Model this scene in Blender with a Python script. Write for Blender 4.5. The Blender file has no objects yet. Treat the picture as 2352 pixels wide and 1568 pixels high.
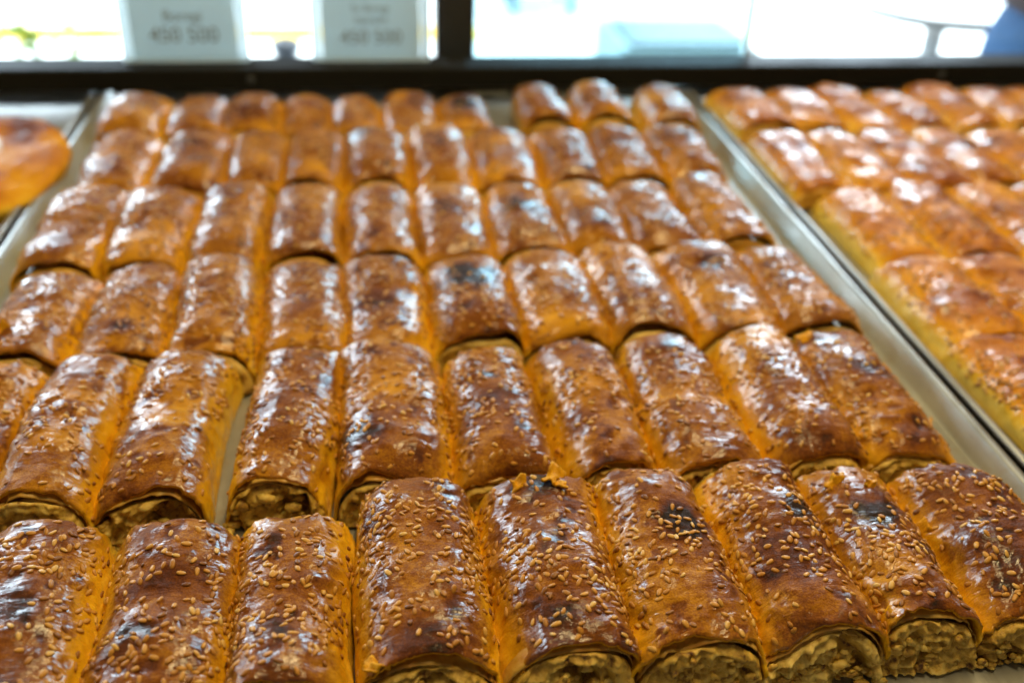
import bpy, math, random
import numpy as np
from mathutils import Matrix, Vector

sc = bpy.context.scene
col = sc.collection

# ------------------------------------------------------------------ camera
def camera_axes(lens, vx, vy, roll):
    """camera rotation from the vanishing point of the tray's long edges (in a 2352 x 1568 frame)"""
    f = lens / 36.0 * 2352.0
    d = np.array([vx - 1176.0, -(vy - 784.0), -f]); d /= np.linalg.norm(d)
    h = np.array([math.cos(roll), -math.sin(roll), 0.0])
    n = np.cross(d, h); n /= np.linalg.norm(n)
    if n[1] < 0: n = -n
    x = np.cross(d, n); x /= np.linalg.norm(x)
    return np.array([x, d, n])
CAM_R = camera_axes(35.0, 799.0, -659.0, math.radians(2.4))
CAM_P = np.array([0.0, 0.0, 0.26])
cd = bpy.data.cameras.new('camera'); cam = bpy.data.objects.new('camera', cd); col.objects.link(cam)
cam.matrix_world = Matrix.Translation(Vector(CAM_P)) @ Matrix(CAM_R.tolist()).to_4x4()
cd.lens = 35.0; cd.sensor_width = 36.0; cd.clip_start = 0.01; cd.clip_end = 200.0
_fw = CAM_R @ np.array([0, 0, -1.0])
FOCUS = np.array([0.062, 0.236, 0.028])
cd.dof.use_dof = True
cd.dof.focus_distance = float((FOCUS - CAM_P) @ _fw)
cd.dof.aperture_fstop = 6.2
cd.dof.aperture_blades = 0
sc.camera = cam

# ------------------------------------------------------------------ light: daylight from the street, warm lamps of the shop
w = bpy.data.worlds.new('World'); sc.world = w; w.use_nodes = True
bg = w.node_tree.nodes['Background']
bg.inputs[0].default_value = (1.0, 0.82, 0.56, 1); bg.inputs[1].default_value = 0.12

def area(name, loc, target, sx, sy, power, color, spread=180):
    l = bpy.data.lights.new(name, 'AREA'); l.shape = 'RECTANGLE'; l.size = sx; l.size_y = sy
    l.energy = power; l.color = color; l.spread = math.radians(spread)
    o = bpy.data.objects.new(name, l); col.objects.link(o)
    o.location = loc
    d = Vector(target) - Vector(loc)
    o.rotation_euler = d.to_track_quat('-Z', 'Y').to_euler()
    return o
area('daylight_street_left', (-3.9, 4.8, 1.45), (0.0, 0.45, 0.3), 5.6, 1.8, 760, (0.72, 0.86, 1.0))
area('daylight_street_right', (3.9, 5.1, 1.45), (0.1, 0.45, 0.3), 5.8, 1.8, 890, (0.72, 0.86, 1.0))
area('daylight_on_pavement', (0.0, 5.6, 3.4), (0.0, 5.6, -1.0), 12.0, 4.5, 1500, (0.90, 0.97, 1.0), 95)
area('shop_lamp', (0.25, 0.48, 1.15), (0.12, 0.52, 0.0), 0.9, 0.18, 14.5, (1.0, 0.76, 0.36))

sc.view_settings.view_transform = 'Standard'; sc.view_settings.look = 'None'
sc.view_settings.exposure = 0.0; sc.view_settings.gamma = 1.0; sc.view_settings.use_curve_mapping = False

# ------------------------------------------------------------------ helpers
def noise3(p, seed=0):
    """value noise in -1..1, p = (..., 3)"""
    p = np.asarray(p, float); i = np.floor(p).astype(np.int64); f = p - i
    f = f * f * f * (f * (f * 6 - 15) + 10)
    def hsh(x, y, z):
        n = (x * 374761393 + y * 668265263 + z * 2147483647 + seed * 1274126177) & 0xFFFFFFFF
        n = ((n ^ (n >> 13)) * 1274126177) & 0xFFFFFFFF
        n = ((n ^ (n >> 16)) * 2246822519) & 0xFFFFFFFF
        return ((n ^ (n >> 15)) & 0xFFFF) / 32767.5 - 1.0
    X, Y, Z = i[..., 0], i[..., 1], i[..., 2]; a, b, c = f[..., 0], f[..., 1], f[..., 2]
    def lerp(u, v, t): return u + (v - u) * t
    x0 = lerp(lerp(hsh(X, Y, Z), hsh(X+1, Y, Z), a), lerp(hsh(X, Y+1, Z), hsh(X+1, Y+1, Z), a), b)
    x1 = lerp(lerp(hsh(X, Y, Z+1), hsh(X+1, Y, Z+1), a), lerp(hsh(X, Y+1, Z+1), hsh(X+1, Y+1, Z+1), a), b)
    return lerp(x0, x1, c)
def fbm(p, seed=0, octv=3, gain=0.5):
    p = np.asarray(p, float); s = 0.0; a = 1.0; t = 0.0
    for k in range(octv):
        s = s + a * noise3(p * (2.03 ** k) + 7.31 * k, seed + 17 * k); t += a; a *= gain
    return s / t
def sstep(e0, e1, x):
    t = np.clip((x - e0) / (e1 - e0), 0, 1); return t * t * (3 - 2 * t)

def mesh_from(name, verts, faces, mat, smooth=True, attrs=None):
    me = bpy.data.meshes.new(name)
    me.from_pydata(np.asarray(verts).tolist(), [], faces if isinstance(faces, list) else faces.tolist())
    me.materials.append(mat)
    if smooth: me.polygons.foreach_set('use_smooth', np.ones(len(me.polygons), bool))
    for k, v in (attrs or {}).items():
        at = me.attributes.new(k, 'FLOAT', 'POINT'); at.data.foreach_set('value', np.asarray(v, np.float32))
    me.update()
    return me
def link(name, me, parent=None):
    o = bpy.data.objects.new(name, me); col.objects.link(o)
    if parent is not None: o.parent = parent
    return o
def empty(name, loc=(0, 0, 0), rz=0.0):
    o = bpy.data.objects.new(name, None); col.objects.link(o); o.location = loc; o.rotation_euler = (0, 0, rz)
    o.empty_display_size = 0.02
    return o
def tag(o, label=None, cat=None, group=None, kind=None):
    if label: o['label'] = label
    if cat: o['category'] = cat
    if group: o['group'] = group
    if kind: o['kind'] = kind
    return o
def grid_faces(nu, nv, base=0, flip=False):
    a = np.arange(nu - 1)[:, None] * nv + np.arange(nv - 1)[None, :]
    a = a.ravel() + base
    q = np.stack([a, a + 1, a + nv + 1, a + nv], 1)
    return q[:, ::-1] if flip else q
def box_mb(x0, x1, y0, y1, z0, z1, bev=0.0):
    """box with bevelled edges (verts, faces)"""
    import bmesh
    bm = bmesh.new(); bmesh.ops.create_cube(bm, size=1.0)
    for v in bm.verts:
        v.co = ((x0 + x1) / 2 + v.co.x * (x1 - x0), (y0 + y1) / 2 + v.co.y * (y1 - y0), (z0 + z1) / 2 + v.co.z * (z1 - z0))
    if bev > 0: bmesh.ops.bevel(bm, geom=bm.edges[:], offset=bev, segments=2, affect='EDGES', profile=0.5)
    bm.verts.index_update()
    V = [tuple(v.co) for v in bm.verts]; F = [[v.index for v in f.verts] for f in bm.faces]; bm.free()
    return V, F
def box(name, x0, x1, y0, y1, z0, z1, mat, parent=None, bev=0.0008):
    V, F = box_mb(x0, x1, y0, y1, z0, z1, bev)
    return link(name, mesh_from(name, V, F, mat, False), parent)

# ------------------------------------------------------------------ materials
class NT:
    def __init__(s, name):
        s.m = bpy.data.materials.new(name); s.m.use_nodes = True; s.t = s.m.node_tree
        s.b = s.t.nodes['Principled BSDF']; s.out = s.t.nodes['Material Output']
    def n(s, typ, **kw):
        x = s.t.nodes.new('ShaderNode' + typ)
        for k, v in kw.items(): setattr(x, k, v)
        return x
    def l(s, a, b): s.t.links.new(a, b)
    def math(s, op, a, b=None, clamp=False):
        x = s.n('Math', operation=op, use_clamp=clamp)
        for i, v in enumerate((a, b)):
            if v is None: continue
            if isinstance(v, (int, float)): x.inputs[i].default_value = v
            else: s.l(v, x.inputs[i])
        return x.outputs[0]
    def maprange(s, v, a, b, c, d):
        x = s.n('MapRange'); s.l(v, x.inputs[0])
        for i, k in enumerate((a, b, c, d)): x.inputs[i + 1].default_value = k
        return x.outputs[0]
    def coords(s, amount=40.0, scale=(1, 1, 1)):
        tc = s.n('TexCoord'); oi = s.n('ObjectInfo')
        mm = s.math('MULTIPLY', oi.outputs['Random'], amount)
        cb = s.n('CombineXYZ')
        for i in range(3): s.l(mm, cb.inputs[i])
        mp = s.n('Mapping'); s.l(tc.outputs['Object'], mp.inputs[0]); mp.inputs['Scale'].default_value = scale
        ad = s.n('VectorMath', operation='ADD'); s.l(mp.outputs[0], ad.inputs[0]); s.l(cb.outputs[0], ad.inputs[1])
        return ad.outputs[0]
    def noise(s, vec, scale, detail=4, rough=0.55, dist=0.0):
        x = s.n('TexNoise'); s.l(vec, x.inputs['Vector'])
        x.inputs['Scale'].default_value = scale; x.inputs['Detail'].default_value = detail
        x.inputs['Roughness'].default_value = rough; x.inputs['Distortion'].default_value = dist
        return x.outputs['Fac']
    def attr(s, name):
        x = s.n('Attribute'); x.attribute_name = name; return x.outputs['Fac']
    def ramp(s, fac, stops, interp='LINEAR'):
        x = s.n('ValToRGB'); x.color_ramp.interpolation = interp
        e = x.color_ramp.elements
        while len(e) < len(stops): e.new(0.5)
        for k, (p, c) in enumerate(stops):
            e[k].position = p; e[k].color = (*c, 1)
        s.l(fac, x.inputs[0]); return x.outputs[0]
    def bump(s, h, strength, dist, prev=None):
        x = s.n('Bump'); s.l(h, x.inputs['Height'])
        if isinstance(strength, (int, float)): x.inputs['Strength'].default_value = strength
        else: s.l(strength, x.inputs['Strength'])
        x.inputs['Distance'].default_value = dist
        if prev is not None: s.l(prev, x.inputs['Normal'])
        return x.outputs[0]
    def set(s, **kw):
        for k, v in kw.items():
            i = s.b.inputs[k.replace('_', ' ')]
            if isinstance(v, (int, float, tuple)): i.default_value = (*v, 1) if (isinstance(v, tuple) and i.type == 'RGBA') else v
            else: s.l(v, i)
        return s.m

def crust_material(name, stops, coat=1.0):
    t = NT(name); co = t.coords()
    br = t.attr('brown'); gl = t.attr('gloss')
    big = t.noise(co, 110, 5, 0.6, 0.3)
    fine = t.noise(co, 620, 4, 0.6)
    v = t.math('ADD', br, t.math('MULTIPLY', t.math('SUBTRACT', big, 0.5), 0.34))
    v = t.math('ADD', v, t.math('MULTIPLY', t.math('SUBTRACT', fine, 0.5), 0.24))
    v = t.math('ADD', v, t.math('MULTIPLY', t.math('SUBTRACT', t.noise(co, 1700, 2, 0.5), 0.5), 0.26), True)
    colr = t.ramp(v, stops)
    g2 = t.math('ADD', gl, t.math('MULTIPLY', t.math('SUBTRACT', t.noise(co, 170, 4, 0.6, 0.5), 0.5), 1.3), True)
    rough = t.maprange(g2, 0.0, 1.0, 0.60, 0.30)
    wr = t.noise(t.coords(40.0, (0.35, 1.0, 0.35)), 330, 4, 0.55, 0.6)
    b0 = t.bump(wr, 0.75, 0.0011)
    b1 = t.bump(t.noise(t.coords(40.0, (0.55, 1.0, 0.55)), 850, 3, 0.6, 0.8), 0.26, 0.0007, b0)
    b2 = t.bump(t.noise(co, 1500, 3, 0.6), t.maprange(g2, 0.0, 1.0, 0.8, 0.12), 0.0006, b1)
    t.set(Base_Color=colr, Roughness=rough, Normal=b2, Coat_Weight=t.maprange(g2, 0.40, 0.70, 0.0, coat),
          Coat_Roughness=t.maprange(g2, 0.3, 1.0, 0.12, 0.04), Specular_IOR_Level=0.06)
    t.l(b1, t.b.inputs['Coat Normal'])
    return t.m
M_CRUST = crust_material('glazed_crust', [
    (0.00, (0.84, 0.57, 0.055)), (0.18, (0.78, 0.43, 0.013)), (0.36, (0.65, 0.310, 0.008)),  # pale baked sides, brightened to include the translucent amber glow between rolls
    (0.54, (0.46, 0.198, 0.010)), (0.70, (0.215, 0.068, 0.009)), (0.84, (0.095, 0.026, 0.008)), (1.0, (0.026, 0.016, 0.012))])
M_CRUST_PALE = crust_material('pale_golden_crust', [
    (0.00, (0.84, 0.60, 0.12)), (0.14, (0.82, 0.49, 0.030)), (0.34, (0.72, 0.33, 0.008)),
    (0.56, (0.52, 0.190, 0.008)), (0.74, (0.25, 0.07, 0.012)), (0.9, (0.10, 0.026, 0.010)), (1.0, (0.05, 0.02, 0.012))])

def filling_material(name, c):
    t = NT(name); co = t.coords()
    v = t.math('ADD', 0.08, t.noise(co, 420, 6, 0.72))
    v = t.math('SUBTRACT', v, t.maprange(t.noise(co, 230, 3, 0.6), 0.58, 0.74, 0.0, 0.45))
    v = t.math('ADD', v, t.math('MULTIPLY', t.attr('tone'), 0.32), True)
    colr = t.ramp(v, c)
    b = t.bump(t.noise(co, 1300, 4, 0.7), 0.6, 0.0007)
    return t.set(Base_Color=colr, Roughness=0.42, Normal=b, Subsurface_Weight=0.2,
                 Subsurface_Radius=(0.003, 0.002, 0.0008), Subsurface_Scale=0.6)
M_FILL_BAKED = filling_material('golden_baked_filling', [(0.22, (0.36, 0.12, 0.012)), (0.45, (0.56, 0.25, 0.02)), (0.75, (0.68, 0.40, 0.05))])
M_FILL = filling_material('crumbly_filling', [(0.20, (0.10, 0.034, 0.006)), (0.40, (0.34, 0.175, 0.022)), (0.60, (0.62, 0.39, 0.06)), (0.85, (0.78, 0.58, 0.17))])
t = NT('flaky_inner_layer'); co = t.coords()
M_LAYER = t.set(Base_Color=t.ramp(t.noise(co, 160, 4), [(0.25, (0.40, 0.15, 0.018)), (0.5, (0.52, 0.28, 0.04)), (0.75, (0.60, 0.40, 0.09))]),
                Roughness=0.4, Normal=t.bump(t.noise(co, 700, 3), 0.5, 0.0006))
t = NT('toasted_sesame'); oi = t.n('ObjectInfo')
rv = t.math('FRACT', t.math('ADD', oi.outputs['Random'], t.attr('rnd')))
M_SEED = t.set(Base_Color=t.ramp(rv, [(0.0, (0.16, 0.055, 0.012)), (0.14, (0.34, 0.140, 0.020)), (0.5, (0.47, 0.21, 0.031)), (0.85, (0.55, 0.28, 0.05)), (1.0, (0.62, 0.38, 0.10))]),
               Roughness=0.42, Specular_IOR_Level=0.3, Subsurface_Weight=0.1, Subsurface_Radius=(0.001, 0.0006, 0.0003), Subsurface_Scale=0.5)

def metal(name, c, r0, r1, stretch=(1, 0.04, 1), metallic=1.0, spots=None):
    t = NT(name); tc = t.n('TexCoord'); mp = t.n('Mapping'); t.l(tc.outputs['Object'], mp.inputs[0]); mp.inputs['Scale'].default_value = stretch
    sc_ = t.noise(mp.outputs[0], 900, 4, 0.7)
    cl = t.noise(tc.outputs['Object'], 22, 5, 0.6)
    rough = t.math('ADD', t.maprange(cl, 0.3, 0.7, r0, r1), t.math('MULTIPLY', t.math('SUBTRACT', sc_, 0.5), 0.2))
    base = t.ramp(t.math('ADD', t.math('MULTIPLY', cl, 0.7), t.math('MULTIPLY', sc_, 0.3)), [(0.3, tuple(k * 0.72 for k in c)), (0.6, c)])
    if spots:
        st = t.noise(tc.outputs['Object'], 26, 6, 0.62, 0.4)
        k = t.maprange(st, 0.56, 0.72, 0.0, 0.75)
        mxc = t.n('MixRGB'); t.l(k, mxc.inputs[0]); t.l(base, mxc.inputs[1]); mxc.inputs[2].default_value = (*spots, 1); base = mxc.outputs[0]
        rough = t.math('ADD', rough, t.math('MULTIPLY', k, 0.2))
    return t.set(Base_Color=base, Roughness=rough, Metallic=metallic, Normal=t.bump(sc_, 0.12, 0.0003))
M_TRAY = metal('worn_aluminium', (0.43, 0.435, 0.41), 0.28, 0.44, metallic=0.6, spots=(0.30, 0.22, 0.11))
M_BLACK = metal('black_coated_steel', (0.012, 0.012, 0.011), 0.55, 0.70, (0.04, 1, 1), 0.0)
M_BLACK.node_tree.nodes['Principled BSDF'].inputs['Specular IOR Level'].default_value = 0.15
M_POST = metal('dark_blue_grey_steel', (0.035, 0.042, 0.05), 0.45, 0.6, (1, 1, 0.04), 0.2)
M_SHELF = metal('shelf_steel', (0.45, 0.41, 0.33), 0.35, 0.5)

t = NT('window_glass')
fr = t.n('Fresnel'); fr.inputs[0].default_value = 1.45
gl_ = t.n('BsdfGlossy'); gl_.inputs['Roughness'].default_value = 0.02
tr_ = t.n('BsdfTransparent'); tr_.inputs[0].default_value = (0.95, 0.98, 0.98, 1)
mx_ = t.n('MixShader'); t.l(fr.outputs[0], mx_.inputs[0]); t.l(tr_.outputs[0], mx_.inputs[1]); t.l(gl_.outputs[0], mx_.inputs[2]); t.l(mx_.outputs[0], t.out.inputs[0])
M_GLASS = t.m
t = NT('hazy_door_glass')
fr = t.n('Fresnel'); fr.inputs[0].default_value = 1.45
gl_ = t.n('BsdfGlossy'); gl_.inputs['Roughness'].default_value = 0.05
tr_ = t.n('BsdfTransparent'); tr_.inputs[0].default_value = (0.62, 0.78, 0.82, 1)
mx_ = t.n('MixShader'); t.l(fr.outputs[0], mx_.inputs[0]); t.l(tr_.outputs[0], mx_.inputs[1]); t.l(gl_.outputs[0], mx_.inputs[2]); t.l(mx_.outputs[0], t.out.inputs[0])
M_GLASS_HAZY = t.m
def plain(name, c, rough=0.5, var=0.25, scale=30.0, trans=0.0):
    t = NT(name); tc = t.n('TexCoord')
    n = t.noise(tc.outputs['Object'], scale, 5, 0.6)
    colr = t.ramp(n, [(0.3, tuple(k * (1 - var) for k in c)), (0.7, tuple(min(1, k * (1 + var * 0.4)) for k in c))])
    t.set(Base_Color=colr, Roughness=rough)
    if trans:
        tl = t.n('BsdfTranslucent'); t.l(colr, tl.inputs[0]); mx = t.n('MixShader'); mx.inputs[0].default_value = trans
        t.l(t.b.outputs[0], mx.inputs[1]); t.l(tl.outputs[0], mx.inputs[2]); t.l(mx.outputs[0], t.out.inputs[0])
    return t.m
M_PAPER = plain('price_card_paper', (0.62, 0.74, 0.77), 0.6, 0.04, 60, 0.45)
M_ACRYL = plain('clear_acrylic_edge', (0.85, 0.93, 0.95), 0.2, 0.02, 20, 0.75)
M_INK = plain('olive_ink', (0.22, 0.22, 0.14), 0.7, 0.1)
M_PAVE = plain('sunlit_pavement', (0.62, 0.63, 0.62), 0.85, 0.12, 3)
M_YELLOW = plain('yellow_paint', (0.72, 0.46, 0.02), 0.7, 0.15, 12)
M_WHITE = plain('white_laminate', (0.85, 0.85, 0.84), 0.35, 0.04, 5)
M_GREYBLUE = plain('grey_blue_fabric', (0.10, 0.18, 0.22), 0.8, 0.2, 20)
M_TEAL = plain('teal_grey_paint', (0.55, 0.66, 0.68), 0.5, 0.15, 5)
M_STEEL = plain('brushed_steel', (0.35, 0.36, 0.36), 0.4, 0.1, 30)
M_POT = plain('dark_glazed_pot', (0.05, 0.06, 0.08), 0.4, 0.2, 20)
M_LEAF = plain('lime_green_leaf', (0.22, 0.34, 0.04), 0.5, 0.3, 40, 0.3)
M_SKIN = plain('skin', (0.52, 0.30, 0.21), 0.5, 0.08, 20)
M_HAIR = plain('dark_hair', (0.03, 0.02, 0.015), 0.5, 0.2, 80)
M_JEANS = plain('blue_denim', (0.02, 0.09, 0.22), 0.8, 0.3, 90)
M_SHOE = plain('dark_leather', (0.03, 0.025, 0.02), 0.5, 0.2, 30)
t = NT('striped_shirt_cloth'); tc = t.n('TexCoord'); wv = t.n('TexWave', bands_direction='X'); t.l(tc.outputs['Object'], wv.inputs[0]); wv.inputs['Scale'].default_value = 11
M_SHIRT = t.set(Base_Color=t.ramp(wv.outputs['Fac'], [(0.42, (0.022, 0.005, 0.006)), (0.55, (0.06, 0.036, 0.038))]), Roughness=0.8)

# ------------------------------------------------------------------ shelf, trays, case frame
def sheet(name, x0, x1, y0, y1, z, mat):
    return link(name, mesh_from(name, [(x0, y0, z), (x1, y0, z), (x1, y1, z), (x0, y1, z)], [[0, 1, 2, 3]], mat, False))
tag(box('shelf', -0.75, 0.95, 0.02, 0.8290, -0.012, -0.0025, M_SHELF), kind='structure')

def tray(name, x0, x1, y0, y1, label, inner_h=0.0095, wall=0.007):
    root = tag(empty(name, ((x0 + x1) / 2, (y0 + y1) / 2, 0)), label, 'tray', 'baking trays side by side on the shelf')
    cx, cy = (x0 + x1) / 2, (y0 + y1) / 2
    hx, hy = (x1 - x0) / 2, (y1 - y0) / 2
    # nested rounded rectangles: floor, wall foot, wall top, rim, rolled edge
    rings = [(-0.030, 0.0), (-wall - 0.002, 0.0), (-wall, 0.0008), (-0.0045, inner_h - 0.001), (-0.0035, inner_h), (-0.0006, inner_h + 0.0003), (0.0, inner_h - 0.0006), (-0.0006, inner_h - 0.0018), (-0.0030, inner_h - 0.0016)]
    V = []; F = []
    K = 7
    def ring(off, z):
        r = max(0.012 + off, 0.004); out = []
        for sx, sy, a0 in ((1, 1, 0), (-1, 1, 90), (-1, -1, 180), (1, -1, 270)):
            for k in range(K):
                a = math.radians(a0 + 90 * k / (K - 1))
                out.append((sx * (hx + off - r) + r * math.cos(a), sy * (hy + off - r) + r * math.sin(a), z))
        return out
    n = 4 * K
    for off, z in rings: V += ring(off, z)
    for j in range(len(rings) - 1):
        for i in range(n): F.append([j * n + i, (j + 1) * n + i, (j + 1) * n + (i + 1) % n, j * n + (i + 1) % n])
    nf = 2 * n      # floor + foot
    floorV = V[:2 * n]; floorF = [list(range(n))] + F[:n]
    link('tray_floor', mesh_from('tray_floor', floorV, floorF, M_TRAY, False), root)
    wallF = [[i - n for i in f] for f in F[n:]]
    me = mesh_from('tray_rim', V[n:], wallF, M_TRAY); link('tray_rim', me, root)
    return root
tray('baking_tray', -0.1975, 0.2570, 0.105, 0.802, 'metal baking tray holding the six rows of dark sesame rolls')
tray('baking_tray', 0.2605, 0.715, 0.105, 0.802, 'metal baking tray holding the pale golden rolls, at the right')
tray('baking_tray', -0.655, -0.2010, 0.105, 0.802, 'metal baking tray with the single round bun, at the left')

frame = tag(empty('display_case_frame', (0.15, 0.8125, 0)), 'black steel ledge of the display case behind the trays', 'display case')
def fpart(name, x0, x1, y0, y1, z0, z1, mat, bev=0.001):
    return box(name, x0 - 0.15, x1 - 0.15, y0 - 0.8125, y1 - 0.8125, z0, z1, mat, frame, bev)
fpart('ledge', -1.0, 1.3, 0.7650, 0.7975, 0.0126, 0.0295, M_BLACK, 0.0020)
fpart('ledge_bracket', -1.0, 1.3, 0.8060, 0.829, -0.014, 0.0124, M_BLACK, 0.001)
fpart('corner_post', 0.0580, 0.0890, 0.7980, 0.828, 0.0126, 0.62, M_POST, 0.002)
fpart('pane_edge_strip', 0.3160, 0.3205, 0.7985, 0.806, 0.0126, 0.62, M_STEEL, 0.0006)
fpart('glass_pane', -1.0, 0.0575, 0.8, 0.804, 0.0126, 0.62, M_GLASS, 0.0)
fpart('glass_pane', 0.0895, 0.3155, 0.8, 0.804, 0.0126, 0.62, M_GLASS_HAZY, 0.0)
fpart('glass_pane', 0.3210, 1.3, 0.8, 0.804, 0.0126, 0.62, M_GLASS, 0.0)
for sx in (-0.085, 0.478):
    V = []; F = []
    for (r, yy) in ((0.0028, 0.0), (0.0028, -0.0010), (0.0018, -0.0016)):
        for k in range(12): a = 2 * math.pi * k / 12; V.append((r * math.cos(a), yy, r * math.sin(a)))
    for j in range(2):
        for k in range(12): F.append([j * 12 + k, j * 12 + (k + 1) % 12, (j + 1) * 12 + (k + 1) % 12, (j + 1) * 12 + k])
    F.append(list(range(24, 36)))
    s = link('screw', mesh_from('screw', V, F, M_POT), frame); s.location = (sx - 0.15, 0.7649 - 0.8125, 0.0215)

def price_card(x0, x1, y, lines, label, lean):
    root = tag(empty('price_card', ((x0 + x1) / 2, y, 0.0296)), label, 'price card', 'price cards standing on the black ledge')
    root.rotation_euler = (math.radians(-4), math.radians(lean), 0)
    hw = (x1 - x0) / 2
    box('card', -hw, hw, -0.0006, 0.0006, 0.0012, 0.075, M_PAPER, root, 0.0002)
    for s in (-1, 1):
        box('acrylic_edge', s * (hw + 0.0040) - 0.0036, s * (hw + 0.0040) + 0.0036, -0.002, 0.002, 0.0005, 0.078, M_ACRYL, root, 0.0004)
    box('foot', -hw - 0.007, hw + 0.007, -0.003, 0.004, 0.0, 0.0011, M_ACRYL, root, 0.0)
    for (txt, z, size) in lines:
        c = bpy.data.curves.new('lettering', 'FONT'); c.body = txt; c.size = size; c.align_x = 'CENTER'; c.extrude = 0.0001
        c.materials.append(M_INK)
        tmp = bpy.data.objects.new('tmp_text', c); me = bpy.data.meshes.new_from_object(tmp); bpy.data.objects.remove(tmp)
        o = link('lettering', me, root)
        o.location = (0, -0.0009, z); o.rotation_euler = (math.radians(90), 0, 0)
    return root
price_card(-0.1720, -0.0940, 0.786, [('Boregi', 0.030, 0.011), ('450 500', 0.0145, 0.0155)], 'grey price card on the ledge, the one farther left', 0.0)
price_card(-0.0310, 0.0450, 0.786, [('Su Boregi', 0.037, 0.0075), ('Ispanakli', 0.0285, 0.0075), ('450 500', 0.0130, 0.0145)], 'grey price card on the ledge, beside the dark post', 0.0)

# ------------------------------------------------------------------ sesame seed
def seed_mesh(name, length, width, thick, seg=6, rings=4):
    V = [(0, -length / 2, 0)]; F = []
    for j in range(1, rings + 1):
        tt = j / (rings + 1); y = -math.cos(math.pi * tt) * length / 2
        r = math.sin(math.pi * tt) ** 0.85 * (1.0 - 0.42 * (tt - 0.35))
        for k in range(seg):
            a = 2 * math.pi * k / seg
            V.append((math.cos(a) * r * width / 2, y, math.sin(a) * r * thick / 2))
    V.append((0, length / 2, 0))
    for k in range(seg): F.append([0, 1 + (k + 1) % seg, 1 + k])
    for j in range(rings - 1):
        for k in range(seg):
            a = 1 + j * seg + k; b = 1 + j * seg + (k + 1) % seg
            F.append([a, b, b + seg, a + seg])
    e = len(V) - 1; s = 1 + (rings - 1) * seg
    for k in range(seg): F.append([s + k, s + (k + 1) % seg, e])
    return V, F
SEEDS = []
for i, (a, b, c) in enumerate(((0.0031, 0.0019, 0.0010), (0.0028, 0.0018, 0.0011), (0.0033, 0.0018, 0.0009), (0.0029, 0.0020, 0.0009), (0.0026, 0.0017, 0.0010))):
    V, F = seed_mesh('sesame_seed', a, b, c); SEEDS.append((np.array(V), F, mesh_from('sesame_seed', V, F, M_SEED)))
V, F = seed_mesh('sesame_seed', 0.0031, 0.0019, 0.001, 5, 2); SEED_LOW = (np.array(V), F)

# ------------------------------------------------------------------ pastry roll
def ico(sub=1):
    import bmesh
    bm = bmesh.new(); bmesh.ops.create_icosphere(bm, subdivisions=sub, radius=1.0)
    V = np.array([v.co[:] for v in bm.verts]); F = np.array([[v.index for v in f.verts] for f in bm.faces]); bm.free()
    return V, F
ICO2 = ico(2); ICO1 = ico(1)

def profile(a, w, h, px, pz):
    c = np.cos(a); s = np.sin(a)
    return np.sign(c) * np.abs(c) ** px * w / 2, np.abs(s) ** pz * h

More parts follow.
